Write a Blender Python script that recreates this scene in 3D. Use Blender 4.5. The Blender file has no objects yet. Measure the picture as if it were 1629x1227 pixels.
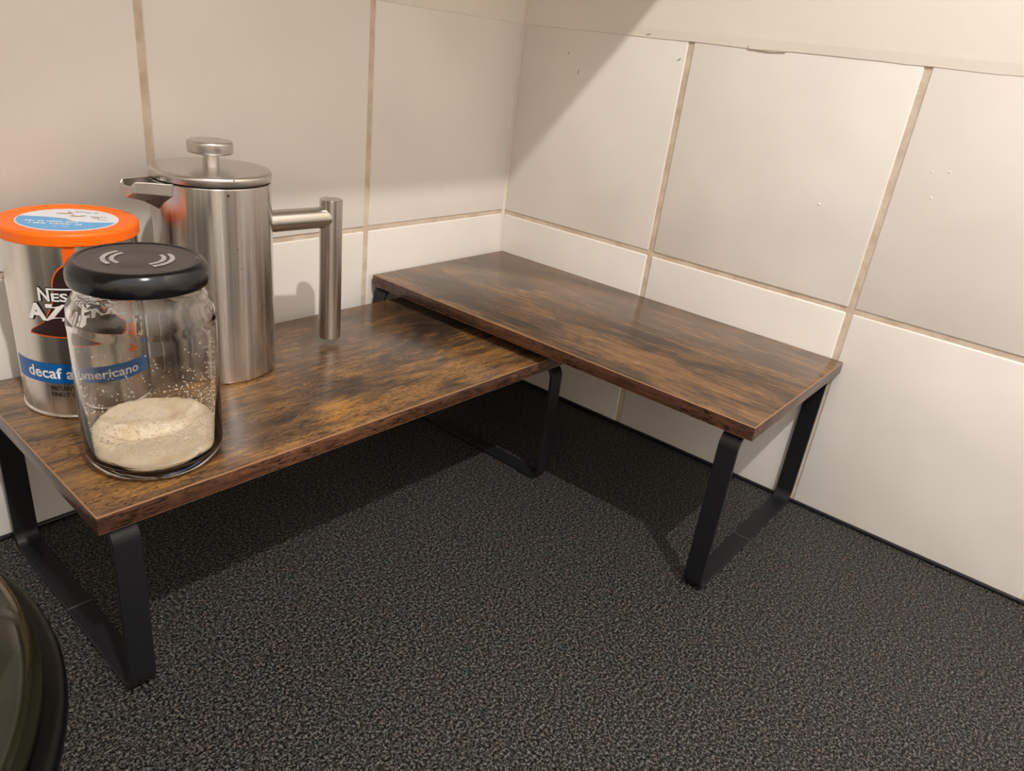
import bpy, bmesh, math, random
from mathutils import Vector, Matrix, noise
random.seed(7)
scene = bpy.context.scene
C = scene.collection
PI = math.pi

# ------------------------------------------------------------------ camera
cam_d = bpy.data.cameras.new('camera')
cam = bpy.data.objects.new('camera', cam_d); C.objects.link(cam)
right = Vector((0.6320, -0.7664, 0.1149)); up = Vector((0.2552, 0.3459, 0.9029)); fwd = Vector((0.7317, 0.5414, -0.4142))
m = Matrix((right, up, -fwd)).transposed().to_4x4()
m.translation = Vector((-0.6690, -0.5395, 0.3678))
cam.matrix_world = m
cam_d.sensor_width = 36.0; cam_d.sensor_fit = 'HORIZONTAL'
cam_d.lens = 1172.13 / 1629 * 36.0
cam_d.clip_start = 0.01
scene.camera = cam

# ------------------------------------------------------------------ world and lamp
world = bpy.data.worlds.new('room_light'); scene.world = world
world.use_nodes = True
bg = world.node_tree.nodes['Background']
bg.inputs['Color'].default_value = (1.0, 0.965, 0.945, 1)
bg.inputs['Strength'].default_value = 1.7
lamp_d = bpy.data.lights.new('ceiling_bulb', 'POINT')
lamp_d.energy = 68.0; lamp_d.color = (1.0, 0.94, 0.89); lamp_d.shadow_soft_size = 0.016
lamp = bpy.data.objects.new('ceiling_bulb', lamp_d); C.objects.link(lamp)
lamp.location = (-0.72, -1.03, 1.52)

vs = scene.view_settings
vs.view_transform = 'Standard'; vs.look = 'None'; vs.exposure = 0.0; vs.gamma = 1.0; vs.use_curve_mapping = False

# ------------------------------------------------------------------ helpers
def obj(name, bm_or_me, mat=None, parent=None, smooth=False, loc=None):
    if isinstance(bm_or_me, bmesh.types.BMesh):
        me = bpy.data.meshes.new(name); bm_or_me.normal_update(); bm_or_me.to_mesh(me); bm_or_me.free()
    else: me = bm_or_me
    o = bpy.data.objects.new(name, me); C.objects.link(o)
    if mat is not None and len(me.materials) == 0:
        for mm in (mat if isinstance(mat, (list, tuple)) else [mat]): me.materials.append(mm)
    if smooth:
        for p in me.polygons: p.use_smooth = True
    if parent is not None: o.parent = parent
    if loc is not None: o.location = loc
    return o
def empty(name, loc=(0,0,0), rz=0):
    o = bpy.data.objects.new(name, None); C.objects.link(o); o.location = loc; o.rotation_euler = (0,0,rz)
    o.empty_display_size = 0.02
    return o
def tag(o, label=None, cat=None, group=None, kind=None):
    if label: o['label'] = label
    if cat: o['category'] = cat
    if group: o['group'] = group
    if kind: o['kind'] = kind
    return o
def box(bm, lo, hi, bevel=0, seg=2):
    lo, hi = Vector(lo), Vector(hi)
    r = bmesh.ops.create_cube(bm, size=1.0)
    for v in r['verts']:
        v.co = Vector(((lo[i]+hi[i])/2 + v.co[i]*(hi[i]-lo[i])) for i in range(3))
    if bevel:
        es = list({e for v in r['verts'] for e in v.link_edges})
        bmesh.ops.bevel(bm, geom=es, offset=bevel, segments=seg, affect='EDGES', profile=0.5)
    return bm
def boxbm(lo, hi, bevel=0, seg=2): return box(bmesh.new(), lo, hi, bevel, seg)
def lathe(prof, n=64, close=False):
    """prof: list of (r, z); r=0 makes a pole."""
    bm = bmesh.new(); rings = []
    for r, z in prof:
        if r <= 1e-6: rings.append([bm.verts.new((0,0,z))])
        else: rings.append([bm.verts.new((r*math.cos(2*PI*i/n), r*math.sin(2*PI*i/n), z)) for i in range(n)])
    def link(a, b):
        if len(a) == 1 and len(b) == 1: return
        for i in range(n):
            j = (i+1) % n
            if len(a) == 1: bm.faces.new((a[0], b[j], b[i]))
            elif len(b) == 1: bm.faces.new((a[i], a[j], b[0]))
            else: bm.faces.new((a[i], a[j], b[j], b[i]))
    for a, b in zip(rings, rings[1:]): link(a, b)
    if close: link(rings[-1], rings[0])
    bmesh.ops.recalc_face_normals(bm, faces=bm.faces)
    return bm
def arc(cx, cz, r, a0, a1, n=6):
    return [(cx + r*math.cos(math.radians(a0+(a1-a0)*i/n)), cz + r*math.sin(math.radians(a0+(a1-a0)*i/n))) for i in range(n+1)]
def cyl_between(bm, a, b, r, n=32, bevel=0):
    a, b = Vector(a), Vector(b); d = b-a; q = d.to_track_quat('Z', 'Y')
    pr = [(0,0),(r-bevel,0)] + ([(r,bevel)] if bevel else []) + ([(r,d.length-bevel)] if bevel else [(r, d.length)]) + ([(r-bevel,d.length)] if bevel else []) + [(0,d.length)]
    if not bevel: pr = [(0,0),(r,0),(r,d.length),(0,d.length)]
    t = lathe(pr, n)
    for v in t.verts: v.co = a + q @ v.co
    me = bpy.data.meshes.new('t'); t.to_mesh(me); t.free(); bm.from_mesh(me); bpy.data.meshes.remove(me)
    return bm
def shade(o, ang=35):
    me = o.data
    for p in me.polygons: p.use_smooth = True
    try: me.set_sharp_from_angle(angle=math.radians(ang))
    except Exception: pass
    return o

# ------------------------------------------------------------------ materials
def srgb(r, g, b):
    f = lambda c: (c/12.92 if c <= .04045 else ((c+.055)/1.055)**2.4)
    return (f(r/255), f(g/255), f(b/255), 1)
class Mat:
    def __init__(s, name, color=(.8,.8,.8,1), rough=.5, metal=0, spec=.5, **kw):
        s.m = bpy.data.materials.new(name); s.m.use_nodes = True
        s.t = s.m.node_tree; s.b = s.t.nodes['Principled BSDF']
        s.b.inputs['Base Color'].default_value = color; s.b.inputs['Roughness'].default_value = rough
        s.b.inputs['Metallic'].default_value = metal; s.b.inputs['Specular IOR Level'].default_value = spec
        for k, v in kw.items(): s.b.inputs[k].default_value = v
    def n(s, typ, **kw):
        nd = s.t.nodes.new(typ)
        for k, v in kw.items():
            if hasattr(nd, k): setattr(nd, k, v)
            else: nd.inputs[k.replace('_', ' ')].default_value = v
        return nd
    def l(s, a, b): s.t.links.new(a, b)
    def coords(s, scale=(1,1,1), loc=(0,0,0), kind='Object', rot=(0,0,0)):
        tc = s.n('ShaderNodeTexCoord'); mp = s.n('ShaderNodeMapping')
        mp.inputs['Scale'].default_value = scale; mp.inputs['Location'].default_value = loc; mp.inputs['Rotation'].default_value = rot
        s.l(tc.outputs[kind], mp.inputs['Vector']); return mp.outputs['Vector']
    def noise(s, vec, scale=1, detail=3, rough=.5, dist=0):
        nd = s.n('ShaderNodeTexNoise'); nd.inputs['Scale'].default_value = scale; nd.inputs['Detail'].default_value = detail
        nd.inputs['Roughness'].default_value = rough; nd.inputs['Distortion'].default_value = dist
        s.l(vec, nd.inputs['Vector']); return nd
    def ramp(s, fac, stops, interp='LINEAR'):
        r = s.n('ShaderNodeValToRGB'); r.color_ramp.interpolation = interp
        els = r.color_ramp.elements
        while len(els) < len(stops): els.new(.5)
        for e, (p, c) in zip(els, stops):
            e.position = p; e.color = c if hasattr(c, '__len__') else (c, c, c, 1)
        s.l(fac, r.inputs['Fac']); return r.outputs['Color']
    def mix(s, fac, a, b, mode='MIX'):
        x = s.n('ShaderNodeMix'); x.data_type = 'RGBA'; x.blend_type = mode
        for sock, v in ((x.inputs[0], fac), (x.inputs[6], a), (x.inputs[7], b)):
            if hasattr(v, 'links'): s.l(v, sock)
            else: sock.default_value = v
        return x.outputs[2]
    def bump(s, height, strength=.2, dist=.001):
        b = s.n('ShaderNodeBump'); b.inputs['Strength'].default_value = strength; b.inputs['Distance'].default_value = dist
        s.l(height, b.inputs['Height']); s.l(b.outputs['Normal'], s.b.inputs['Normal']); return b
    def col(s, c): s.l(c, s.b.inputs['Base Color'])

# glazed tile: white, gently wavy glaze
M = Mat('glazed_tile', srgb(236,231,224), .2, spec=.38)
v = M.coords(kind='Object'); oi = M.n('ShaderNodeObjectInfo'); av = M.n('ShaderNodeVectorMath'); av.operation = 'ADD'
M.l(v, av.inputs[0]); sc = M.n('ShaderNodeVectorMath'); sc.operation = 'SCALE'
cb = M.n('ShaderNodeCombineXYZ'); [M.l(oi.outputs['Random'], cb.inputs[i]) for i in range(3)]
M.l(cb.outputs[0], sc.inputs[0]); sc.inputs['Scale'].default_value = 37; M.l(sc.outputs[0], av.inputs[1])
nz = M.noise(av.outputs[0], 13, 1.5, .4); M.bump(nz.outputs['Fac'], .35, .006)
nz2 = M.noise(av.outputs[0], 9, 3, .5)
M.col(M.ramp(nz2.outputs['Fac'], [(.3, srgb(231,226,219)), (.7, srgb(239,234,227))]))
m_tile = M.m
# grout
M = Mat('grout', srgb(188,170,150), .9, spec=.15); v = M.coords()
nz = M.noise(v, 60, 4, .6); M.col(M.ramp(nz.outputs['Fac'], [(.3, srgb(196,176,154)), (.55, srgb(216,200,182)), (.75, srgb(226,212,196))]))
nb = M.noise(v, 700, 2); M.bump(nb.outputs['Fac'], .4, .0006); m_grout = M.m
# painted plaster
M = Mat('painted_plaster', srgb(238,231,220), .55, spec=.3); v = M.coords()
nb = M.noise(v, 60, 3); M.bump(nb.outputs['Fac'], .12, .002)
nc = M.noise(v, 6, 3); M.col(M.ramp(nc.outputs['Fac'], [(.3, srgb(235,228,217)), (.7, srgb(241,234,224))])); m_plaster = M.m
m_filler = Mat('wall_filler', srgb(226,216,204), .7, spec=.2).m
m_room = Mat('room_wall_paint', srgb(226,218,206), .8, spec=.2).m
m_floor = Mat('floor_vinyl', srgb(120,100,80), .6).m
# worktop laminate : fine grey / brown / black speckle
M = Mat('speckled_laminate', rough=.5, spec=.14); v = M.coords()
n1 = M.noise(v, 950, 2.5, .6); n2 = M.noise(v, 520, 2, .5)
f = M.mix(.45, n1.outputs['Fac'], n2.outputs['Fac'])
base = M.ramp(f, [(.41, srgb(4,4,5)), (.47, srgb(20,20,20)), (.53, srgb(64,62,60)), (.62, srgb(116,112,105))])
hue = M.noise(v, 95, 2, .6); tint = M.ramp(hue.outputs['Fac'], [(.32, (.86,1.0,1.06,1)), (.5, (1,1,1,1)), (.70, (1.13,.99,.92,1))])
colr = M.mix(1.0, base, tint, 'MULTIPLY')
dust = M.noise(M.coords((1,1,1)), 7, 4, .6); M.col(colr)
M.bump(f, .35, .0006); 
rr = M.ramp(dust.outputs['Fac'], [(.35, .42), (.7, .56)]); M.l(rr, M.b.inputs['Roughness'])
m_counter = M.m
m_seal = Mat('black_seal', srgb(22,24,28), .3, spec=.4).m
M = Mat('black_powder_coat', srgb(24,25,28), .42, spec=.4); v = M.coords(); nb = M.noise(v, 900, 2); M.bump(nb.outputs['Fac'], .12, .0004); m_strap = M.m
m_seam = Mat('worn_weld_seam', srgb(58,58,60), .4, spec=.5).m

def wood(name, seed, gold, fine, edge=False, patches=()):
    M = Mat(name, rough=.24, spec=.5)
    st = lambda sx, sy, k: M.coords((sx, sy, sy if edge else sx), (seed*1.7+k, seed*.9+k*2, k))
    big = M.noise(st(8, 22, 0), 1, 6, .66, .7)           # soft blotches, longer along the grain
    mid = M.noise(st(40, 150, 3.1), 1, 6, .7, .6)
    dark = M.noise(st(8, 24, 7.7), 1, 7, .68, 1.0)
    f = M.mix(.42, big.outputs['Fac'], mid.outputs['Fac'])
    if edge:
        c = M.ramp(f, [(.32, srgb(58,38,29)), (.5, srgb(90,60,43)), (.66, srgb(122,84,58))])
    else:
        c = M.ramp(f, [(.32, srgb(58,45,36)), (.44, srgb(88,66,48)), (.52, srgb(116,86,58)), (.60, gold), (.72, srgb(176,132,74))])
    # printed dark and golden patches of the decor, with ragged edges along the grain
    for (px, py, rx, ry, colr, amt) in patches:
        mp = M.coords((1/rx, 1/ry, 0), (-px/rx, -py/ry, 0))
        wob = M.noise(st(40, 130, px*31+py*17), 1, 6, .7)
        ln = M.n('ShaderNodeVectorMath'); ln.operation = 'LENGTH'; M.l(mp, ln.inputs[0])
        ad = M.n('ShaderNodeMath'); ad.operation = 'MULTIPLY_ADD'; M.l(wob.outputs['Fac'], ad.inputs[0]); ad.inputs[1].default_value = 3.4; ad.inputs[2].default_value = -1.7
        sm = M.n('ShaderNodeMath'); sm.operation = 'ADD'; M.l(ln.outputs['Value'], sm.inputs[0]); M.l(ad.outputs[0], sm.inputs[1])
        fm = M.ramp(sm.outputs[0], [(.35, amt), (1.0, 0.0)])
        c = M.mix(fm, c, M.mix(.35, colr, c))
    db = M.ramp(dark.outputs['Fac'], [(.52, .0), (.64, .8)])
    c = M.mix(db, c, srgb(54,46,41) if not edge else srgb(50,31,23))
    gr = M.noise(st(9 if fine else 30, 560 if fine else 520, 1.7), 1, 4, .65, .25)          # grain lines
    gm = M.ramp(gr.outputs['Fac'], [(.38, .42 if fine else .55), (.53, 1.0), (.68, 1.15)])
    c = M.mix(.9 if fine else .75, c, gm, 'MULTIPLY')
    ck = M.noise(st(170, 760, 9.3), 1, 3, .55, 1.6 if not edge else .3)                            # short dark checks
    cm = M.ramp(ck.outputs['Fac'], [(.53, 1.0), (.60, .26)])
    where = M.noise(st(14, 30, 4.4), 1, 4, .55)
    wf = M.ramp(where.outputs['Fac'], [(.40, .05), (.55, .95 if not fine else .3)])
    c = M.mix(wf, c, M.mix(1.0, c, cm, 'MULTIPLY'))
    M.col(c)
    M.bump(gr.outputs['Fac'], .08, .0003)
    return M.m
DK = srgb(50,43,40); GD = srgb(172,122,58); MB = srgb(112,80,54)
# board coordinates: origin at the centre of the board, x along its length (0.4), y across
m_wood_tall = wood('rustic_laminate_fine_grain', 3.1, srgb(140,104,68), True, patches=[(-.15,.085,.10,.016,srgb(132,96,60),.7), (-.05,-.080,.10,.016,DK,.8), (.03,.03,.12,.03,srgb(72,60,52),.6), (-.165,.035,.05,.03,DK,.6), (.15,.03,.06,.02,DK,.55), (.06,-.05,.16,.03,srgb(134,98,62),.5)])
m_wood_low = wood('rustic_laminate_golden', 11.4, srgb(154,112,62), False, patches=[(.135,.03,.022,.06,DK,.95), (.03,.045,.12,.04,srgb(82,64,50),.8), (.155,-.02,.025,.025,GD,.9), (.06,-.070,.12,.022,srgb(160,118,66),.8), (-.03,-.065,.025,.025,GD,.85), (.00,-.060,.022,.022,DK,.85), (-.17,-.02,.04,.09,srgb(164,118,62),.7), (.17,-.070,.018,.014,DK,.85), (.09,.00,.03,.03,srgb(66,56,50),.85), (.05,-.02,.03,.012,DK,.6)])
m_wood_edge = wood('rustic_laminate_edge', 6.2, srgb(130,84,50), False, edge=True)

M = Mat('brushed_steel', (.64,.61,.58,1), .3, 1.0, Anisotropic=.85)
M.b.inputs['Anisotropic Rotation'].default_value = .25
v = M.coords((1,1,60)); nb = M.noise(v, 40, 3, .6); M.bump(nb.outputs['Fac'], .03, .0003)
tg = M.n('ShaderNodeTangent'); tg.direction_type = 'RADIAL'; tg.axis = 'Z'; M.l(tg.outputs[0], M.b.inputs['Tangent'])
nr = M.noise(M.coords((150,150,1.5)), 1, 4, .6); M.col(M.ramp(nr.outputs['Fac'], [(.3, (.52,.49,.46,1)), (.5, (.64,.61,.58,1)), (.7, (.74,.71,.67,1))])); M.l(M.ramp(nr.outputs['Fac'], [(.3, .17), (.5, .24), (.7, .36)]), M.b.inputs['Roughness'])
m_steel = M.m
m_steel_plain = Mat('satin_steel', (.60,.57,.54,1), .3, 1.0).m
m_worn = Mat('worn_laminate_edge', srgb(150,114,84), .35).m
m_gap = Mat('dark_gap', srgb(30,24,20), .7).m
m_coffee = Mat('dried_coffee', srgb(74,40,26), .7).m
M = Mat('tin_plate', (.70,.67,.63,1), .2, 1.0, Anisotropic=.7); M.b.inputs['Anisotropic Rotation'].default_value = .25; tg = M.n('ShaderNodeTangent'); tg.direction_type = 'RADIAL'; tg.axis = 'Z'; M.l(tg.outputs[0], M.b.inputs['Tangent']); nr = M.noise(M.coords((160,160,3)), 1, 3); M.l(M.ramp(nr.outputs['Fac'], [(.3, .2), (.7, .32)]), M.b.inputs['Roughness']); m_tin = M.m
m_orange = Mat('orange_plastic', srgb(255,112,10), .38, spec=.4).m
m_orange_print = Mat('orange_print', srgb(240,100,20), .35).m
m_brown_print = Mat('dark_brown_print', srgb(50,30,28), .35).m
m_blue = Mat('blue_print', srgb(10,96,168), .35).m
m_white = Mat('white_print', srgb(240,238,234), .4).m
m_black = Mat('black_print', srgb(28,24,26), .4).m
m_sky = Mat('light_blue_print', srgb(96,168,222), .4).m
m_pale = Mat('pale_sticker', srgb(226,230,236), .4).m
m_cream = Mat('cream_print', srgb(206,184,150), .4).m
m_grey_print = Mat('grey_print', srgb(186,180,178), .5).m
M = Mat('jar_lid_black', srgb(16,16,19), .14, spec=.5); m_lid_side = M.m
m_lid_top = Mat('jar_lid_matt_top', srgb(70,63,62), .4, spec=.35).m
# thin clear glass
def glass(name, tint, edge):
    mt = bpy.data.materials.new(name); mt.use_nodes = True; t = mt.node_tree; t.nodes.clear()
    o = t.nodes.new('ShaderNodeOutputMaterial'); mx = t.nodes.new('ShaderNodeMixShader')
    tr = t.nodes.new('ShaderNodeBsdfTransparent'); gl = t.nodes.new('ShaderNodeBsdfGlossy'); gl.inputs['Roughness'].default_value = .03
    fa = t.nodes.new('ShaderNodeLayerWeight'); fa.inputs['Blend'].default_value = .5; pw = t.nodes.new('ShaderNodeMath'); pw.operation = 'POWER'; pw.inputs[1].default_value = 4.0; fr = t.nodes.new('ShaderNodeMath'); fr.operation = 'MULTIPLY_ADD'; fr.inputs[1].default_value = .7; fr.inputs[2].default_value = .035; t.links.new(fa.outputs['Facing'], pw.inputs[0]); t.links.new(pw.outputs[0], fr.inputs[0])
    lw = t.nodes.new('ShaderNodeLayerWeight'); lw.inputs['Blend'].default_value = .42
    rp = t.nodes.new('ShaderNodeValToRGB'); rp.color_ramp.elements[0].color = tint; rp.color_ramp.elements[1].color = edge
    rp.color_ramp.elements[0].position = .45; rp.color_ramp.elements[1].position = 1.0
    L = t.links.new
    L(lw.outputs['Facing'], rp.inputs['Fac']); L(rp.outputs['Color'], tr.inputs['Color']); L(fr.outputs[0], mx.inputs['Fac'])
    L(tr.outputs[0], mx.inputs[1]); L(gl.outputs[0], mx.inputs[2]); L(mx.outputs[0], o.inputs['Surface'])
    nz = t.nodes.new('ShaderNodeTexNoise'); nz.inputs['Scale'].default_value = 60; nz.inputs['Detail'].default_value = 1
    bp = t.nodes.new('ShaderNodeBump'); bp.inputs['Strength'].default_value = .25; bp.inputs['Distance'].default_value = .002
    tc = t.nodes.new('ShaderNodeTexCoord'); L(tc.outputs['Object'], nz.inputs['Vector']); L(nz.outputs['Fac'], bp.inputs['Height'])
    L(bp.outputs['Normal'], gl.inputs['Normal'])
    return mt
M = Mat('clear_jar_glass', (.995,.992,.985,1), .0, spec=.5, IOR=1.48); M.b.inputs['Transmission Weight'].default_value = 1.0
m_glass = M.m
M = Mat('pale_sugar', srgb(236,218,186), .8, spec=.3); v = M.coords(); nb = M.noise(v, 1500, 2); M.bump(nb.outputs['Fac'], .6, .0008)
nc = M.noise(v, 70, 4, .6); M.col(M.ramp(nc.outputs['Fac'], [(.3, srgb(238,214,180)), (.5, srgb(248,232,204)), (.72, srgb(252,241,220)), ])); m_sugar = M.m
m_grain = Mat('sugar_grain', srgb(246,238,222), .4).m
m_pot = Mat('black_gloss_enamel', srgb(10,10,10), .12, spec=.5).m
m_pot_rim = Mat('black_rim', srgb(4,4,4), .3, spec=.2).m
m_pot_lid = Mat('black_enamel_olive_reflection', srgb(30,30,19), .08, spec=.4).m  # olive tint painted in for the reflection on the black lid
m_cab = Mat('cabinet_white', srgb(225,215,200), .5).m

# ------------------------------------------------------------------ setting
A1, WT, H1, HT = .1959, .2000, .1952, .1976
TOPZ = H1 + HT
GV, GH = .0052, .0042
def wall(name, axis, joints, length):
    """axis 'x': the wall lies in the plane y=0 and runs to -x; axis 'y': plane x=0, runs to -y."""
    flip = lambda a, b, z: (-a, b, z) if axis == 'x' else (b, -a, z)     # a along the wall, b into the wall
    def bx(bm, a0, a1, b0, b1, z0, z1, bev=0, seg=2):
        p, q = flip(a0, b0, z0), flip(a1, b1, z1)
        return box(bm, [min(i, j) for i, j in zip(p, q)], [max(i, j) for i, j in zip(p, q)], bev, seg)
    w = tag(obj(name, bx(bmesh.new(), -.09 if axis == 'x' else .0, length, .0010, .09, -.9, 1.6), m_grout), kind='structure')
    pl = obj('plaster', None or plaster(flip, length), m_plaster, w)
    cache = {}
    edges = [0.0] + joints
    rows = [(.0005, H1-GH/2), (H1+GH/2, TOPZ-.0006)]
    for i in range(len(edges)-1):
        a0 = edges[i] + (GV/2 if i else .0018); a1 = edges[i+1]-GV/2
        for z0, z1 in rows:
            key = (round(a1-a0, 5), round(z1-z0, 5))
            if key not in cache:
                bm = bx(bmesh.new(), -(a1-a0)/2, (a1-a0)/2, 0, .008, -(z1-z0)/2, (z1-z0)/2, .0016, 3)
                me = bpy.data.meshes.new('tile'); bm.to_mesh(me); bm.free(); me.materials.append(m_tile)
                for p in me.polygons: p.use_smooth = True
                try: me.set_sharp_from_angle(angle=math.radians(50))
                except Exception: pass
                cache[key] = me
            t = obj('tile', cache[key], None, w)
            c0 = flip((a0+a1)/2, 0, (z0+z1)/2)
            t.location = c0
            tilt = [random.uniform(-.0022, .0022) for _ in range(2)]
            t.rotation_euler = (tilt[0], 0, tilt[1]) if axis == 'x' else (0, tilt[0], tilt[1])
    return w
def plaster(flip, length):
    bm = bmesh.new(); n = 120; lo = []; hi = []; lob = []
    for i in range(n+1):
        a = length*i/n
        dz = .0010*noise.noise((a*35, length, 0)) + .0006*noise.noise((a*140, 3, length))
        lo.append(bm.verts.new(flip(a, -.0004, TOPZ-.0016+dz)))
        lob.append(bm.verts.new(flip(a, .004, TOPZ-.0018+dz)))
        hi.append(bm.verts.new(flip(a, -.0008, TOPZ+.006)))
    top = [bm.verts.new(flip(length*i/n, -.0008, 1.6)) for i in range(n+1)]
    for A, B in ((lob, lo), (lo, hi), (hi, top)):
        for i in range(n): bm.faces.new((A[i], A[i+1], B[i+1], B[i]))
    bmesh.ops.recalc_face_normals(bm, faces=bm.faces)
    return bm
wl = wall('wall_left', 'x', [.2035, .4050, .6065, .8080, 1.0095, 1.211], 2.4)
wr = wall('wall_right', 'y', [A1, A1+WT, A1+2*WT, A1+3*WT, A1+4*WT, A1+5*WT], 2.4)
# worktop: L-shaped slab
bm = bmesh.new()
pts = [(0,0), (-2.3,0), (-2.3,-.64), (-.66,-.64), (-.66,-2.3), (0,-2.3)]
vs_ = [bm.verts.new((x, y, 0)) for x, y in pts]; f = bm.faces.new(vs_)
r = bmesh.ops.extrude_face_region(bm, geom=[f])
for e in r['geom']:
    if isinstance(e, bmesh.types.BMVert): e.co.z = -.038
bmesh.ops.recalc_face_normals(bm, faces=bm.faces)
tag(obj('worktop', bm, m_counter), 'dark grey speckled laminate kitchen worktop meeting both tiled walls', 'worktop', kind='structure')
tag(obj('trim_1', boxbm((-2.3,-.0035,0), (-.0035,-.00005,.0034), .0012, 2), m_seal), kind='structure')
tag(obj('trim_2', boxbm((-.0035,-2.3,0), (-.00005,0,.0034), .0012, 2), m_seal), kind='structure')
bm = bmesh.new()
q0 = [bm.verts.new(p_) for p_ in ((-.0024,.0004,.003), (.0004,-.0024,.003), (.0012,.0012,.003))]; q1 = [bm.verts.new((v_.co.x, v_.co.y, TOPZ)) for v_ in q0]
for i in range(3): bm.faces.new((q0[i], q0[(i+1)%3], q1[(i+1)%3], q1[i]))
bmesh.ops.recalc_face_normals(bm, faces=bm.faces)
tag(obj('trim_3', bm, m_filler), kind='structure')
tag(obj('floor', boxbm((-2.4,-2.4,-.95), (.0,.0,-.9)), m_floor), kind='structure')
tag(obj('wall_back', boxbm((-2.5,-2.5,-.9), (.0,-2.4,1.5)), m_room), kind='structure')
tag(obj('wall_side', boxbm((-2.5,-2.4,-.9), (-2.4,.0,1.5)), m_room), kind='structure')
# wall cupboard above the left wall (out of the frame: its front edge throws the shade on the tiles)
cab = tag(obj('wall_cupboard', boxbm((-1.8,-.300,.624), (-.002,-.001,1.25), .001, 1), m_cab), kind='structure')
for i in range(3):
    x0 = -1.798 + i*.6
    d = obj('cupboard_door', boxbm((x0,-.3185,.626), (x0+.594,-.3005,1.248), .002, 2), m_cab, cab)

# small marks on the tiles: painted white glints, scuffs and a chipped filler edge
def mark(name, mat, parent, y, z, pts):
    """a thin chip on the right wall, points given in millimetres around (y, z)"""
    bm = bmesh.new()
    a = [bm.verts.new((-.0009, y - u*.001, z + w*.001)) for u, w in pts]
    b = [bm.verts.new((.0006, y - u*.001, z + w*.001)) for u, w in pts]
    bm.faces.new(a); bm.faces.new(list(reversed(b)))
    for i in range(len(a)):
        j = (i+1) % len(a); bm.faces.new((a[i], b[i], b[j], a[j]))
    bmesh.ops.recalc_face_normals(bm, faces=bm.faces)
    return obj(name, bm, mat, parent)
m_scuff = Mat('grey_scuff', srgb(186,172,158), .7).m
m_glint = Mat('white_glint', srgb(250,248,244), .1).m  # bright white colour stands in for specular glints on the glaze
m_dark = Mat('dark_chip', srgb(120,108,100), .7).m
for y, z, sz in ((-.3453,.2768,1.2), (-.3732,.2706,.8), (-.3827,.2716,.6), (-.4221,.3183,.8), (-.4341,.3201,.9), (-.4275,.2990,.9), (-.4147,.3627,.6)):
    sp_ = obj('glint_spot', lathe([(0,.0005*sz),(.0005*sz,.0004*sz),(.0008*sz,-.0003)], 12), m_glint, wr); sp_.location = (-.0001, y, z); sp_.rotation_euler = (0, -PI/2, 0)
mark('chip', m_dark, wr, -.1874, .3755, [(-1.8,-1.2), (-.6,.2), (1.6,1.3), (.2,.5)])
mark('chip', m_dark, wr, -.1507, .3935, [(-2,-.5), (2,.6), (2,1.0), (-1,.4)])
mark('filler_crack', m_scuff, wr, -.2503, .3915, [(0,1.5), (.6,1.5), (.7,-.6), (20,-1.5), (34,-.9), (20,-2.0), (.1,-1.2)])
mark('scuff', m_scuff, wr, -.0776, .3531, [(-.4,-2), (.3,-1), (.5,2), (0,2.4)])
mark('scuff', m_scuff, wr, -.0628, .3692, [(-.4,-1), (.5,-.2), (.2,1.2)])

# ------------------------------------------------------------------ shelf risers
def strap_loop(depth, h, width, thick, rad, n=7):
    """closed rounded-rectangle band in the y-z plane, width along x."""
    def path(inset):
        r = rad-inset; out = []
        y0, y1, z0, z1 = -depth/2+inset, depth/2-inset, inset, h-inset
        for cy, cz, a0 in ((y1-r, z0+r, -90), (y1-r, z1-r, 0), (y0+r, z1-r, 90), (y0+r, z0+r, 180)):
            for i in range(n+1):
                a = math.radians(a0+90*i/n); out.append((cy+r*math.cos(a), cz+r*math.sin(a)))
        return out
    po, pi_ = path(0), path(thick)
    bm = bmesh.new(); R = []
    for x in (-width/2, width/2):
        R.append(([bm.verts.new((x, y, z)) for y, z in po], [bm.verts.new((x, y, z)) for y, z in pi_]))
    k = len(po)
    for i in range(k):
        j = (i+1) % k
        (o0, i0), (o1, i1) = R
        bm.faces.new((o0[i], o0[j], o1[j], o1[i])); bm.faces.new((i0[j], i0[i], i1[i], i1[j]))
        bm.faces.new((o0[j], o0[i], i0[i], i0[j])); bm.faces.new((o1[i], o1[j], i1[j], i1[i]))
    bmesh.ops.recalc_face_normals(bm, faces=bm.faces)
    es = [e for e in bm.edges if len(e.link_faces) == 2 and e.calc_face_angle(0) > 1.2]
    bmesh.ops.bevel(bm, geom=es, offset=.0004, segments=1, affect='EDGES')
    return bm
BT = .0110
def riser(label, centre, rz, length, depth, ztop, wood_mat, insets, leg_depth):
    root = tag(empty('shelf_riser', (centre[0], centre[1], 0), rz), label, 'shelf', 'wood-topped corner shelf risers')
    bm = boxbm((-length/2,-depth/2,ztop-BT), (length/2,depth/2,ztop), .0006, 2)
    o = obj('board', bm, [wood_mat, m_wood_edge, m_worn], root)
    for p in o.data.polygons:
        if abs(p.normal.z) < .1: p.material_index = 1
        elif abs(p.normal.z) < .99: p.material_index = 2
    shade(o, 40); o.cycles.is_caustics_receiver = True
    for s, ins in zip((-1, 1), insets):
        l = obj('leg_frame', strap_loop(leg_depth, ztop-BT, .0150, .0028, .0125), m_strap, root)
        l.location = (s*(length/2-ins-.0075), 0, 0); shade(l, 40)
        w = obj('weld_seam', boxbm((-.0076,-.0006,.0026), (.0076,.0006,.00305), .0002, 1), m_seam, l)
    return root
tall = riser('taller wood-topped riser with black strap legs along the right wall, overlapping the lower one',
             (-.0995, -.2042), -PI/2 - .0054, .3995, .1970, .1503, m_wood_tall, (.0020, .0075), .1972)
a = -.0316
cl = Vector((-.5470, -.2011)); ux = Vector((math.cos(a), math.sin(a))); uy = Vector((-math.sin(a), math.cos(a)))
cc = cl + ux*.2 + uy*(.1888/2)
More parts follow.
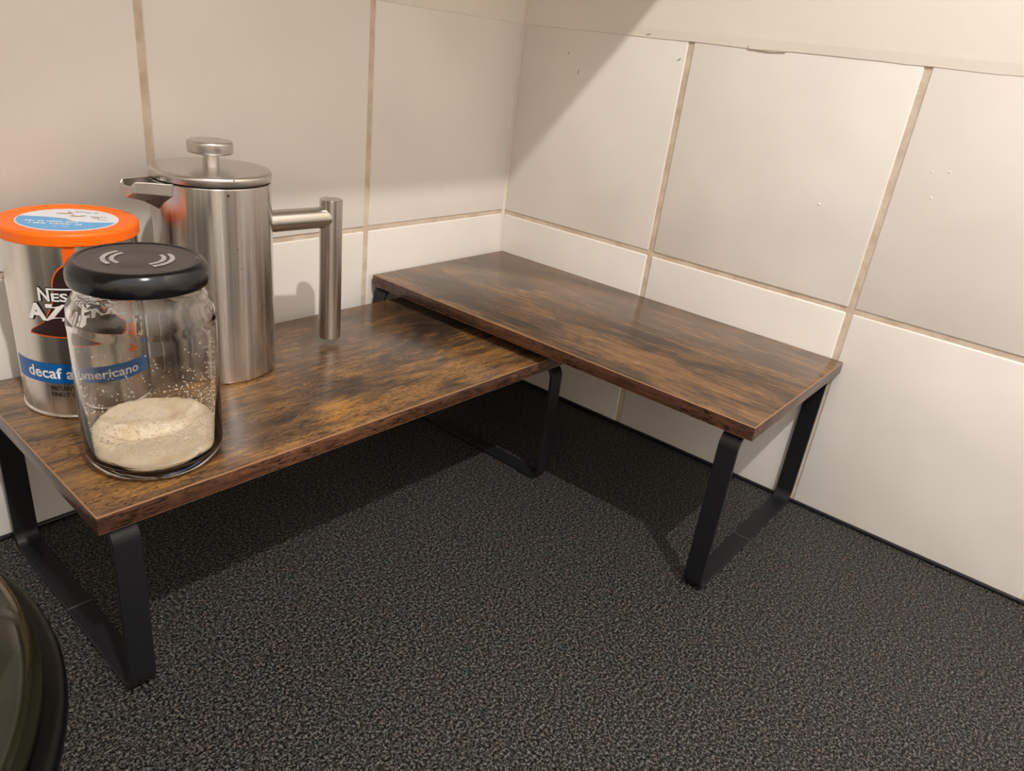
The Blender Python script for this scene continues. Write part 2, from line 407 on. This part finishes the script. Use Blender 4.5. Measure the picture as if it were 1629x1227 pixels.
low = riser('lower wood-topped riser with black strap legs, carrying the press, tin and jar',
            cc, a, .4000, .1888, .1294, m_wood_low, (.0062, .0062), .1866)
ZL = .1294

# ------------------------------------------------------------------ coffee press
PX, PY = -.3990, -.0692
pr = tag(empty('coffee_press', (PX, PY, ZL)), 'brushed stainless steel coffee press with spout, plunger knob and post handle', 'coffee press')
rb = .0383
body = obj('body', lathe([(0,.0006),(rb-.003,.0006)] + arc(rb-.0022,.0022,.0022,-90,0,4) + [(rb,.03),(rb,.07),(rb,.11),(rb,.1358)] + arc(rb-.0006,.1358,.0006,0,90,2) + [(rb-.0016,.1364),(rb-.0016,.1300),(0,.1300)], 96), m_steel, pr); shade(body, 30)
obj('base_ring', lathe([(0,0),(rb-.0035,0),(rb-.0035,.0008),(0,.0008)], 64), m_gap, pr)
lid = obj('lid', lathe([(0,.1350),(rb-.0024,.1350),(rb-.0024,.1376),(rb+.0002,.1376),(rb+.0004,.1382),(rb+.0004,.1412)] + arc(rb-.0018,.1412,.0022,0,90,5) + [(rb-.006,.1436),(.02,.1437),(0,.1437)], 96), m_steel_plain, pr); shade(lid, 30)
obj('lid_gasket', lathe([(rb-.0040,.1356),(rb-.0010,.1356),(rb-.0010,.1380),(rb-.0040,.1380)], 64, True), m_gap, lid)
st = obj('plunger_stem', lathe([(0,.1430),(.0051,.1430),(.0051,.1540),(0,.1540)], 40), m_steel, pr); shade(st, 30)
kn = obj('plunger_knob', lathe([(0,.1530),(.0132,.1530)] + arc(.0132,.1540,.0012,-90,0,3) + [(.0144,.1585)] + arc(.0128,.1592,.0016,0,90,4) + [(0,.1608)], 64), m_steel_plain, pr); shade(kn, 30)
# spout: pinched trough
def spout():
    bm = bmesh.new()
    stations = [(.0335, .0140, .1366, .1290, .1150), (.0400, .0122, .1370, .1296, .1200), (.0480, .0098, .1378, .1304, .1246), (.0560, .0078, .1382, .1312, .1270), (.0588, .0064, .1354, .1310, .1280)]
    rings = []
    for x, w, zt, zm, zk in stations:
        rings.append([bm.verts.new((-x, y, z)) for y, z in ((-w, zt), (-w*1.02, zm), (0, zk), (w*1.02, zm), (w, zt))])
    for A, B in zip(rings, rings[1:]):
        for i in range(4): bm.faces.new((A[i], A[i+1], B[i+1], B[i]))
    bm.faces.new(list(reversed(rings[-1])))
    bmesh.ops.recalc_face_normals(bm, faces=bm.faces)
    return bm
sp = obj('spout', spout(), m_steel_plain, pr)
md = sp.modifiers.new('wall', 'SOLIDIFY'); md.thickness = .0011; md.offset = -1
md = sp.modifiers.new('soft', 'BEVEL'); md.width = .0006; md.segments = 2; md.limit_method = 'ANGLE'
sp.rotation_euler = (0, 0, math.radians(2))
GX, GY = -.3067-PX, -.0780-PY
gr = bmesh.new(); cyl_between(gr, (GX,GY,.0045), (GX,GY,.1176), .0088, 40, .0005)
grip = shade(obj('handle_grip', gr, m_steel, pr), 30)
# give the grip its own axis so the brushing runs round it
for vv in grip.data.vertices: vv.co -= Vector((GX, GY, 0))
grip.location = (GX, GY, 0)
dirh = Vector((GX, GY, 0)).normalized()
ar = bmesh.new(); cyl_between(ar, dirh*(rb-.002)+Vector((0,0,.1040)), Vector((GX,GY,.1040))-dirh*.003, .0080, 40)
shade(obj('handle_arm', ar, m_steel_plain, pr), 30)
# coffee splashes on the press
for k, (ang, z, s) in enumerate([(-106,.1325,.0011), (-100,.142,.0006), (-99,.0975,.0005), (-96,.084,.0004), (-70,.054,.0004)]):
    an = math.radians(ang)
    bm = lathe([(0,.0004),(s*.7,.0003),(s,-.0004)], 10)
    o = obj('coffee_splash', bm, m_coffee, pr); o.location = ((rb+.0001)*math.cos(an), (rb+.0001)*math.sin(an), z)
    o.rotation_euler = Vector((math.cos(an), math.sin(an), 0)).to_track_quat('Z','Y').to_euler()

# ------------------------------------------------------------------ coffee tin
TX, TY = -.4893, -.0635
RT = .0366
tin = tag(empty('coffee_tin', (TX, TY, ZL)), 'silver instant coffee tin with orange lid, blue band and brown emblem', 'tin')
tb = obj('body', lathe([(0,.0016),(RT-.001,.0016),(RT,.0028),(RT,.03),(RT,.06),(RT,.09),(RT,.1125),(0,.1125)], 96), m_tin, tin); shade(tb, 30)
br = obj('bottom_rim', lathe([(RT-.003,.0012),(RT-.003,.0)] + arc(RT-.0004,.0014,.0014,-90,90,6) + [(RT-.0004,.0030)], 96), m_tin, tin); shade(br, 40)
rl = .0380
tl = obj('lid', lathe([(RT-.0002,.1085),(rl-.0004,.1085),(rl,.1090),(rl,.1140)] + arc(rl-.0022,.1140,.0022,0,90,5) + [(.0335,.1162),(.0325,.1155),(.0300,.1152),(0,.1152)], 96), m_orange, tin); shade(tl, 30)
def wrap(me_or_bm, ang0, z0, r):
    """flat artwork (x right, y up, metres) laid on the tin wall, x=0 at angle ang0"""
    for vv in (me_or_bm.verts if hasattr(me_or_bm, 'verts') else me_or_bm.vertices):
        x, y, _ = vv.co; th = math.radians(ang0) + x/RT
        vv.co = (r*math.cos(th), r*math.sin(th), z0+y)
def text_mesh(body, size, bold=0.0, space=1.0, shear=0.0, fit=None):
    cu = bpy.data.curves.new('lettering', 'FONT'); cu.body = body; cu.size = size; cu.offset = bold; cu.space_character = space; cu.shear = shear
    cu.resolution_u = 3
    t = bpy.data.objects.new('lettering_source', cu); C.objects.link(t)
    bpy.context.view_layer.update()
    me = bpy.data.meshes.new_from_object(t.evaluated_get(bpy.context.evaluated_depsgraph_get()))
    bpy.data.objects.remove(t); bpy.data.curves.remove(cu)
    for mm in list(me.materials): pass
    me.materials.clear()
    bm = bmesh.new(); bm.from_mesh(me); bpy.data.meshes.remove(me)
    return bm
def fitx(bm, x0, x1, y0=None, y1=None):
    xs = [vv.co.x for vv in bm.verts]; ys = [vv.co.y for vv in bm.verts]
    sx = (x1-x0)/(max(xs)-min(xs)); sy = 1 if y0 is None else (y1-y0)/(max(ys)-min(ys)); by = min(ys)
    mx = min(xs)
    for vv in bm.verts:
        vv.co.x = x0+(vv.co.x-mx)*sx
        if y0 is not None: vv.co.y = y0+(vv.co.y-by)*sy
    return bm
def grid_art(fn_lo, fn_hi, x0, x1, n):
    bm = bmesh.new(); A = []; B = []
    for i in range(n+1):
        x = x0+(x1-x0)*i/n; A.append(bm.verts.new((x, fn_lo(x), 0))); B.append(bm.verts.new((x, fn_hi(x), 0)))
    for i in range(n): bm.faces.new((A[i], A[i+1], B[i+1], B[i]))
    return bm
def art(name, bm, mat, r, ang0=-114, z0=0, parent=None):
    wrap(bm, ang0, z0, r); return obj(name, bm, mat, parent or tin)
deg = RT*PI/180
# blue band all round the front and sides
art('blue_band', grid_art(lambda x: .0236, lambda x: .0366, -72*deg, 72*deg, 48), m_blue, RT+.00012)
tx = fitx(text_mesh('decaf americano', .01, .00018), -53*deg, 52*deg); 
ys = [vv.co.y for vv in tx.verts]
for vv in tx.verts: vv.co.y = .0270 + vv.co.y*1.0
art('lettering', tx, m_white, RT+.00024)
for body, z, x1 in (('INSTANT', .0190, -9), ('FINELY G', .0148, -9)):
    t2 = fitx(text_mesh(body, .004, .00003), -31*deg, x1*deg, z, z+.0029); art('lettering', t2, m_black, RT+.00012)
# orange stripe and brown emblem
art('orange_stripe', grid_art(lambda x: .096, lambda x: .1088, -5*deg, 5*deg, 4), m_orange_print, RT+.00010)
def emblem(grow):
    bm = bmesh.new()
    prof = [(.0555,42),(.0575,40),(.0600,34),(.0630,27.5),(.0660,24.5),(.0700,21),(.0740,18.2),(.0780,16.4),(.0820,15.8),(.0860,15.5),(.0895,14.4),(.0930,11.8),(.0955,8.6),(.0972,5),(.0978,1.5)]
    rows = []
    for k, (z, w) in enumerate(prof):
        zz = z + (grow*.6 if z > .09 else (-grow if z < .057 else 0)); ww = w*deg + grow
        rows.append([bm.verts.new((-ww+2*ww*i/24, zz + (.0013*(1-(2*i/24-1)**2) if z < .0625 else 0)*-1*(1 if z < .057 else .4), 0)) for i in range(25)])
    for A, B in zip(rows, rows[1:]):
        for i in range(24): bm.faces.new((A[i], A[i+1], B[i+1], B[i]))
    return bm
art('emblem_outline', emblem(.0007), m_orange_print, RT+.00018)
art('emblem', emblem(0), m_brown_print, RT+.00028)
for bold, mat, rr_ in ((.00042, m_black, .00038), (.0, m_white, .00052)):
    e = bold
    t3 = fitx(text_mesh('AZERA', .012, .0005+bold, 1.08), -42*deg-e, 36*deg+e, .0642-e, .0746+e); art('lettering', t3, mat, RT+rr_)
    t4 = fitx(text_mesh('NESCAF\u00c9'[:1], .01, .00025+bold), -29*deg-e, -19.5*deg+e, .0762-e, .0842+e); art('lettering', t4, mat, RT+rr_+.00002)
    t5 = fitx(text_mesh('ESCAF\u00c9', .008, .00022+bold), -18*deg-e, 29*deg+e, .0762-e, .0826+e); art('lettering', t5, mat, RT+rr_+.00004)
    t6 = grid_art(lambda x: .0832-e, lambda x: .0842+e, -20.5*deg-e, 20*deg+e, 20); art('lettering_bar', t6, mat, RT+rr_+.00006)
# coffee picture and dots on the right of the label
for k, (x, z, s, mat) in enumerate([(48,.060,.0022,m_orange_print),(48,.0525,.0022,m_orange_print),(48,.045,.0022,m_orange_print)]):
    bm = bmesh.new(); bmesh.ops.create_circle(bm, cap_ends=True, segments=16, radius=s)
    for vv in bm.verts: vv.co.x += x*deg; vv.co.y += z
    art('orange_dot', bm, mat, RT+.0002)
random.seed(3)
bm = bmesh.new()
for k in range(26):
    cx_, cz_ = random.gauss(59, 3.4)*deg, random.gauss(.053, .0038); s = random.uniform(.0006, .0017)
    vsx = [bm.verts.new((cx_+s*math.cos(t*PI/4)*random.uniform(.6,1.2), cz_+s*math.sin(t*PI/4)*random.uniform(.6,1.2), 0)) for t in range(8)]
    bm.faces.new(vsx)
art('crema_picture', grid_art(lambda x: .0445+.8*abs(x-59*deg)*.6, lambda x: .0615-.8*abs(x-59*deg)*.6, 51*deg, 67*deg, 12), m_cream, RT+.0001)
art('coffee_splash_print', bm, m_brown_print, RT+.0002)
# sticker on the lid: pale disc, blue lower part, small print
def disc(r, z, n=64, cut=None):
    bm = bmesh.new(); vsx = []
    for i in range(n):
        a_ = 2*PI*i/n; x, y = r*math.cos(a_), r*math.sin(a_)
        if cut is not None: y = min(y, cut)
        vsx.append(bm.verts.new((x, y, z)))
    bmesh.ops.remove_doubles(bm, verts=bm.verts, dist=1e-6)
    bm.faces.new([vv for vv in vsx if vv.is_valid]); return bm
view_a = math.radians(-125) + PI/2      # sticker turned so that its blue half faces the camera
stk = obj('sticker', lathe([(0,.11535),(.0268,.11535),(.0270,.1152)], 64), m_pale, tl); stk.rotation_euler.z = view_a
bl = bmesh.new(); pts_ = []
for i in range(41):
    a_ = math.radians(172 + (352-172)*i/40); pts_.append((.0262*math.cos(a_), .0262*math.sin(a_)))
pts_ += [(.012,-.0055), (.004,-.0045), (-.002,.0015), (-.012,.0035)]
bl.faces.new([bl.verts.new((x, y, .11545)) for x, y in pts_])
b_ = obj('sticker_blue', bl, m_sky, tl); b_.rotation_euler.z = view_a
random.seed(5)
def strokes(rows, mat, name):
    bm = bmesh.new()
    for x0, x1, y, h, dens in rows:
        x = x0
        while x < x1:
            w = random.uniform(.0006, .0016)
            if random.random() < dens:
                q = [(x, y), (x+w, y), (x+w+.0004, y+h), (x+.0004, y+h)]
                bm.faces.new([bm.verts.new((p_[0], p_[1], .11555)) for p_ in q])
            x += w + random.uniform(.0003, .0006)
    o = obj(name, bm, mat, tl); o.rotation_euler.z = view_a; return o
strokes([(-.0205,.006,-.0085,.0024,.9), (-.0175,.010,-.0135,.0024,.9), (-.008,.004,-.0185,.0012,.8)], m_white, 'small_print')
strokes([(-.004,.004,.0185,.0008,.8), (.006,.012,.0170,.0010,.9), (.010,.018,.0080,.0007,.7), (.014,.019,.0015,.0008,.7), (-.002,.008,.0095,.0007,.6)], m_black, 'small_print')
for x, y, w, h, mt in ((-.006,.0135,.006,.0022,m_cream), (.003,.0078,.007,.0018,m_cream), (.014,.0055,.004,.0016,m_cream), (-.002,.0150,.0028,.0016,Mat('brick_red_print', srgb(176,84,70), .4).m)):
    bm = bmesh.new(); bmesh.ops.create_circle(bm, cap_ends=True, segments=20, radius=1)
    for vv in bm.verts: vv.co = (x+vv.co.x*w*.6, y+vv.co.y*h*.6, .1156)
    o = obj('sticker_picture', bm, mt, tl); o.rotation_euler.z = view_a

# ------------------------------------------------------------------ glass jar with sugar
JX, JY = -.4942, -.1591
jar = tag(empty('glass_jar', (JX, JY, ZL)), 'clear glass jar with glossy black screw lid near the front edge of the lower riser', 'jar')
RJ = .0367
outer = [(0,.0018),(.022,.0016),(.0275,.0)] + [(.0300,.0002),(.0330,.0016),(.0352,.0042),(.0364,.0078),(RJ,.0115),(RJ,.03),(RJ,.055),(RJ,.0800),(.0369,.0825),(.0369,.0845),(.0364,.0868),(.0362,.0885),(.0362,.0912),(.0352,.0942),(.0332,.0972),(.0318,.0992),(.0314,.1015),(.0314,.1130)]
inner = [(.0296,.1130),(.0296,.1000),(.0312,.0972),(.0334,.0938),(.0342,.0905),(.0346,.0860),(.0348,.055),(.0348,.0120),(.0338,.0085),(.0300,.0062),(.018,.0058),(0,.0062)]
gl = obj('glass_body', lathe(outer+inner, 128), m_glass, jar); shade(gl, 180); gl.cycles.is_caustics_caster = True
lamp_d.cycles.is_caustics_light = True
lp = [(.0305,.1052),(.0334,.1052)] + [(.0341,.1056),(.0344,.1064),(.0345,.1080),(.0344,.1110),(.0338,.1132),(.0322,.1158),(.0310,.1170),(.0300,.1174)]
jl = obj('lid', lathe(lp + [(.0290,.1172),(.0282,.1167)], 96), m_lid_side, jar); shade(jl, 50)
jt = obj('lid_top', lathe([(.0283,.1167),(.0262,.1167),(.0255,.1164),(.0150,.1164),(.0144,.1167),(0,.1167)], 96), m_lid_top, jl); shade(jt, 50)
# six grip dents read as slight facets on the skirt
# ring of printed marks on the lid, two arcs each side
def ring_print(r0, r1, a0, a1, letters, seed):
    random.seed(seed); bm = bmesh.new(); a_ = a0
    while a_ < a1:
        w = random.uniform(5, 8.5)
        n = 3
        lo = [bm.verts.new((r0*math.cos(math.radians(a_+w*i/n)), r0*math.sin(math.radians(a_+w*i/n)), .1170)) for i in range(n+1)]
        hi = [bm.verts.new((r1*math.cos(math.radians(a_+w*i/n)), r1*math.sin(math.radians(a_+w*i/n)), .1170)) for i in range(n+1)]
        for i in range(n): bm.faces.new((lo[i], lo[i+1], hi[i+1], hi[i]))
        a_ += w + random.uniform(1.4, 2.4)
    return bm
base_a = -127
for side, (b0, b1) in enumerate(((38, 128), (-132, -42))):
    for r0, r1 in ((.0112,.0134), (.0152,.0176)):
        obj('printed_arc', ring_print(r0, r1, base_a+b0+ (0 if side else -2), base_a+b1, None, int(r0*1e5)+side), m_grey_print, jl)
# sugar bed
random.seed(9)
bm = bmesh.new(); NR, NA = 30, 96; RS = .0343
vdir = Vector((JX+.669, JY+.5395)).normalized()       # away from the camera
sd = Vector((-vdir.y, vdir.x))                          # left as seen
def hs(x, y):
    d = (x*vdir.x+y*vdir.y)/RS; s_ = (x*sd.x+y*sd.y)/RS
    return .0122 + .0035*max(0,d)**2 + .0030*d + .0042*s_*s_*(1.3 if s_ < 0 else .7) - .0025*math.exp(-((d-.5)/.3)**2)*math.exp(-((s_+.15)/.4)**2) + .0008*math.sin(8.5*d+1.6*s_*s_) + .0012*noise.noise((x*90,y*90,2)) + .0008*noise.noise((x*240,y*240,5)) + .0005*noise.noise((x*700,y*700,8))
rings = [[bm.verts.new((0,0,hs(0,0)))]]
for i in range(1, NR+1):
    rr_ = RS*i/NR
    rings.append([bm.verts.new((rr_*math.cos(2*PI*j/NA), rr_*math.sin(2*PI*j/NA), hs(rr_*math.cos(2*PI*j/NA), rr_*math.sin(2*PI*j/NA)))) for j in range(NA)])
for j in range(NA): bm.faces.new((rings[0][0], rings[1][j], rings[1][(j+1)%NA]))
for A, B in zip(rings[1:], rings[2:]):
    for j in range(NA): bm.faces.new((A[j], B[j], B[(j+1)%NA], A[(j+1)%NA]))
prev = rings[-1]
for r_, z_ in ((RS,.0122),(.0333,.0090),(.0300,.0068),(.015,.0064)):
    cur = [bm.verts.new((r_*math.cos(2*PI*j/NA), r_*math.sin(2*PI*j/NA), z_)) for j in range(NA)]
    for j in range(NA): bm.faces.new((prev[j], cur[j], cur[(j+1)%NA], prev[(j+1)%NA]))
    prev = cur
bm.faces.new(list(reversed(prev))); bmesh.ops.recalc_face_normals(bm, faces=bm.faces)
sg = obj('sugar', bm, m_sugar, smooth=True, loc=(JX, JY, ZL))
sg.cycles.is_caustics_receiver = True
tag(sg, 'pale sugar lying uneven in the bottom of the glass jar', 'sugar', kind='stuff')
# grains clinging to the inside of the glass
random.seed(21); bm = bmesh.new()
ac = math.atan2(-vdir.y, -vdir.x)
for k in range(900):
    z = .016 + abs(random.gauss(0, .026))
    if z > .078: continue
    th = ac + random.gauss(.45, .75) if random.random() < .8 else random.uniform(0, 2*PI)
    s = random.uniform(.0002, .0005) * (1.3 if z < .03 else 1)
    r_ = .0340
    t = bmesh.ops.create_icosphere(bm, subdivisions=1, radius=s)
    for vv in t['verts']: vv.co = Vector((vv.co.x*random.uniform(.7,1.3)+r_*math.cos(th), vv.co.y+r_*math.sin(th), vv.co.z*random.uniform(.7,1.4)+z))
gn = obj('clinging_grains', bm, m_grain, sg); gn['kind'] = 'stuff'; gn.cycles.is_caustics_receiver = True

# ------------------------------------------------------------------ pot in the corner of the picture
pot = tag(empty('cooking_pot', (-.7298, -.2970, 0)), 'glossy black pot with domed lid and thick rim, cut off at the bottom left corner', 'pot')
shade(obj('body', lathe([(0,0),(.098,0),(.106,.003),(.1115,.012),(.1140,.03),(.1150,.09),(.1160,.1645),(.108,.1650),(0,.1650)], 128), m_pot, pot), 40)
shade(obj('rim', lathe([(.108,.1640),(.1195,.1640)] + arc(.1205,.1700,.0050,-80,85,10) + [(.1195,.1752),(.1150,.1752),(.108,.170)], 128, True), m_pot_rim, pot), 40)
dome = [(.1200*math.cos(t_*PI/2/24), .1775+.042*math.sin(t_*PI/2/24)) for t_ in range(24)] + [(0,.2195)]
pl_ = obj('lid', lathe([(0,.1745),(.1190,.1745)] + dome, 128), m_pot_lid, pot); shade(pl_, 40)
shade(obj('lid_knob', lathe([(0,.2185),(.011,.2185),(.009,.228),(.016,.234),(.019,.241),(.016,.247),(0,.249)], 48), m_pot, pl_), 40)
